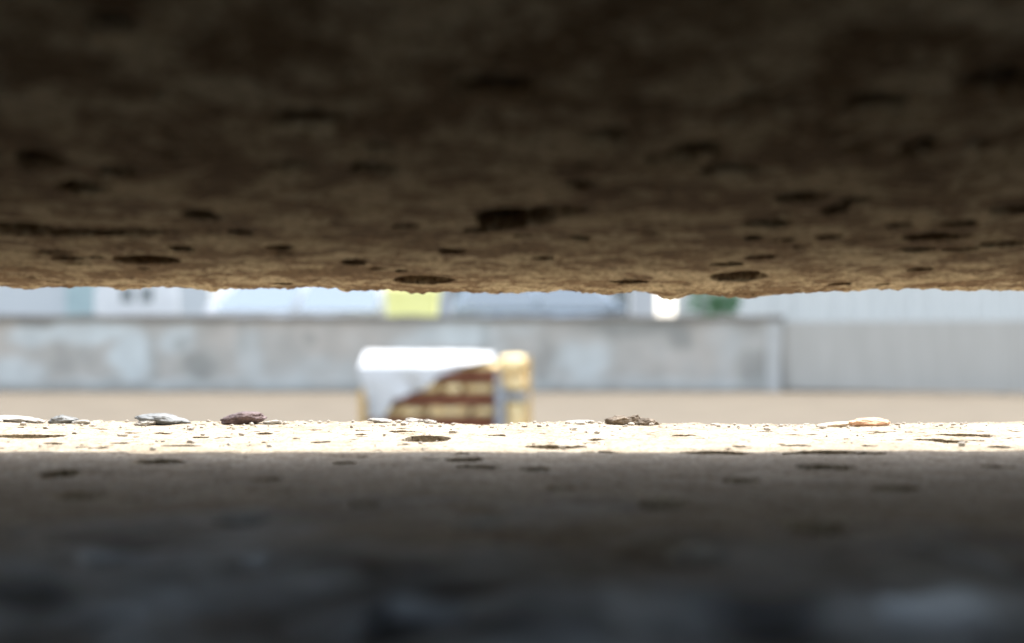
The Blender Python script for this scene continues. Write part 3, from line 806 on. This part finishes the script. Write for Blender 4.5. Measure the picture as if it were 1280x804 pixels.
# bush
BD = 28.0
bush = empty('leafy_bush', (wx(893, BD), BD, ST)); tag(bush, 'green leafy bush standing behind the wall next to the pale hall', 'bush')
bm = bmesh.new()
for k in range(9):
    a = k * 2.4; r = .12 + .25 * random.random()
    p0 = Vector((.04 * math.cos(a), .04 * math.sin(a), 0)); p1 = Vector((r * math.cos(a), r * math.sin(a), .75 + .5 * random.random()))
    dirv = (p1 - p0); q = dirv.to_track_quat('Z', 'Y').to_matrix().to_4x4()
    bmesh.ops.create_cone(bm, cap_ends=True, segments=7, radius1=.022, radius2=.008, depth=dirv.length, matrix=Matrix.Translation((p0 + p1) / 2) @ q)
bm_obj('stems', bm, M['bark'], bush)
vs, fs = [], []
cl = [(Vector((random.uniform(-.42, .42), random.uniform(-.3, .3), random.uniform(.3, 1.45))), random.uniform(.12, .24)) for _ in range(34)]
for k in range(3600):
    c, r = random.choice(cl)
    d = Vector((random.gauss(0, 1), random.gauss(0, 1), random.gauss(0, 1))).normalized() * r * random.random() ** .5
    p = c + d
    a = Vector((random.gauss(0, 1), random.gauss(0, 1), random.gauss(0, 1) * .6)).normalized(); b_ = a.cross(Vector((random.gauss(0, 1), random.gauss(0, 1), random.gauss(0, 1)))).normalized()
    l, w = random.uniform(.03, .055), random.uniform(.012, .022); i0 = len(vs)
    vs += [p - a * l, p + b_ * w, p + a * l, p - b_ * w]; fs.append((i0, i0 + 1, i0 + 2, i0 + 3))
me = bpy.data.meshes.new('foliage'); me.from_pydata([tuple(v) for v in vs], [], fs); link('foliage', me, M['leaf'], bush)

# ------------------------------------------------------------------ buildings beyond the street
def window_(parent, x, y, z, w, h_):
    f = bmesh.new()
    for (a0, a1, c0, c1) in ((x - w / 2, x + w / 2, z, z + .07), (x - w / 2, x + w / 2, z + h_ - .07, z + h_), (x - w / 2, x - w / 2 + .07, z + .07, z + h_ - .07), (x + w / 2 - .07, x + w / 2, z + .07, z + h_ - .07), (x - .03, x + .03, z + .07, z + h_ - .07)):
        add_box(f, a0, a1, y - .04, y + .05, c0, c1)
    fo = bm_obj('window', f, M['frame'], parent)
    box_obj('pane', x - w / 2 + .07, x + w / 2 - .07, y - .012, y + .03, z + .07, z + h_ - .07, M['glass'], fo)
    box_obj('sill', x - w / 2 - .08, x + w / 2 + .08, y - .14, y + .02, z - .075, z - .003, M['stone_sill'], fo)
def house(name, px0, px1, d, dep, hgt, mat, label, wins, door=None, floors=2):
    r = empty(name, (0, d, ST)); tag(r, label, 'building')
    x0, x1 = wx(px0, d), wx(px1, d)
    bm = bmesh.new(); add_box(bm, x0, x1, 0, dep, -.02, hgt); bm_obj('wall', bm, mat, r)
    bm = bmesh.new()
    e = .35
    pts = [(x0 - e, -e, hgt + .002), (x1 + e, -e, hgt + .002), (x1 + e, dep + e, hgt + .002), (x0 - e, dep + e, hgt + .002)]
    a = [bm.verts.new(p) for p in pts]; rd = [bm.verts.new((x0 - e, dep / 2, hgt + dep * .3)), bm.verts.new((x1 + e, dep / 2, hgt + dep * .3))]
    bm.faces.new(a[::-1]); bm.faces.new((a[0], a[1], rd[1], rd[0])); bm.faces.new((a[2], a[3], rd[0], rd[1])); bm.faces.new((a[1], a[2], rd[1])); bm.faces.new((a[3], a[0], rd[0]))
    bm_obj('roof', bm, M['roof'], r)
    for (px, z, w, h_) in wins: window_(r, wx(px, d), 0, z, w, h_)
    if door:
        px, w, h_ = door
        dd = box_obj('door', wx(px, d) - w / 2, wx(px, d) + w / 2, -.05, .03, .0, h_, M['teal'], r, .01)
        box_obj('handle', wx(px, d) + w * .3, wx(px, d) + w * .36, -.09, -.04, .95, 1.1, M['rim'], dd)
    return r
house('pale_house', -330, 262, 42, 9, 5.6, M['pale_wall'], 'pale blue grey house with a teal door behind the wall at the left',
      [(-250, 1.0, 1.4, 1.3), (-120, 1.0, 1.4, 1.3), (-60, 1.0, 1.4, 1.3), (-250, 3.6, 1.4, 1.3), (-120, 3.6, 1.4, 1.3), (30, 3.6, 1.4, 1.3), (170, 3.6, 1.4, 1.3)], (106, 1.1, 2.2))
house('blue_house', 545, 820, 46, 9, 6.0, M['blue_wall'], 'blue grey house behind the silver car in the middle distance',
      [(590, 1.0, 1.5, 1.4), (760, 1.0, 1.5, 1.4), (590, 3.8, 1.5, 1.4), (675, 3.8, 1.5, 1.4), (760, 3.8, 1.5, 1.4)], (675, 1.2, 2.3))
hall = empty('pale_hall', (0, 30, ST)); tag(hall, 'pale corrugated metal hall rising behind the grey fence at the right', 'building')
hx0, hx1 = wx(926, 30), wx(2100, 30)
vs, fs = [], []
n = int((hx1 - hx0) / .05)
for z in (0, 5.2):
    for k in range(n + 1):
        x = hx0 + (hx1 - hx0) * k / n; ph = (k % 8)
        vs.append((x, 0 if ph < 4 else .05, z))
for z in (0, 5.2): vs += [(hx0, 12, z), (hx1, 12, z)]
NN = n + 1; B = 2 * NN
for k in range(n): fs.append((k, k + 1, NN + k + 1, NN + k))
fs += [(B, 0, NN, B + 2), (n, B + 1, B + 3, NN + n), (B + 1, B, B + 2, B + 3)]
me = bpy.data.meshes.new('cladding'); me.from_pydata(vs, [], fs); link('cladding', me, M['hall'], hall)
bm = bmesh.new(); add_box(bm, hx0 - .2, hx1 + .2, -.25, 12.2, 5.2, 5.45, .02); bm_obj('roof', bm, M['fence_post'], hall)
bm = bmesh.new(); add_box(bm, hx0 - .01, hx1, -.03, .10, -.02, .3, 0); bm_obj('plinth', bm, M['stone_sill'], hall)

# ------------------------------------------------------------------ camera, light, sky
cam = bpy.data.cameras.new('camera'); co = bpy.data.objects.new('camera', cam); COL.objects.link(co)
co.location = (0, 0, CH)
pitch = math.atan((HY - 402) / F)
co.rotation_euler = (math.pi / 2 + pitch, 0, 0)
cam.sensor_width = 36; cam.lens = 36 * F / 1280
cam.clip_start = .004; cam.clip_end = 5000
cam.dof.use_dof = True; cam.dof.focus_distance = .360; cam.dof.aperture_fstop = 13.5
S.camera = co

EL, AZ = math.radians(60), math.radians(32)
sd = Vector((math.sin(AZ) * math.cos(EL), math.cos(AZ) * math.cos(EL), math.sin(EL)))
sun = bpy.data.lights.new('sun', 'SUN'); sun.energy = 2.0; sun.angle = math.radians(.53); sun.color = (1, .95, .87)
so = bpy.data.objects.new('sun', sun); so.rotation_euler = sd.to_track_quat('Z', 'Y').to_euler(); so.location = (0, 0, 30); COL.objects.link(so)
w = bpy.data.worlds.new('World'); S.world = w; w.use_nodes = True
nt = w.node_tree
sky = nt.nodes.new('ShaderNodeTexSky'); sky.sky_type = 'NISHITA'; sky.sun_disc = False
sky.sun_elevation = EL; sky.sun_rotation = AZ; sky.air_density = 1.0; sky.dust_density = 2.0
bg = nt.nodes['Background']; bg.inputs['Strength'].default_value = .15
hs = nt.nodes.new('ShaderNodeHueSaturation'); hs.inputs['Saturation'].default_value = .5
nt.links.new(sky.outputs['Color'], hs.inputs['Color']); nt.links.new(hs.outputs['Color'], bg.inputs['Color'])
S.view_settings.view_transform = 'Standard'; S.view_settings.look = 'None'; S.view_settings.gamma = 1
S.view_settings.use_curve_mapping = False
S.view_settings.exposure = 2.0
S.render.engine = 'CYCLES'
c = S.cycles
c.max_bounces = 12; c.diffuse_bounces = 8; c.glossy_bounces = 3; c.transmission_bounces = 4
c.use_denoising = True
c.caustics_reflective = False; c.caustics_refractive = False
c.sample_clamp_indirect = 6
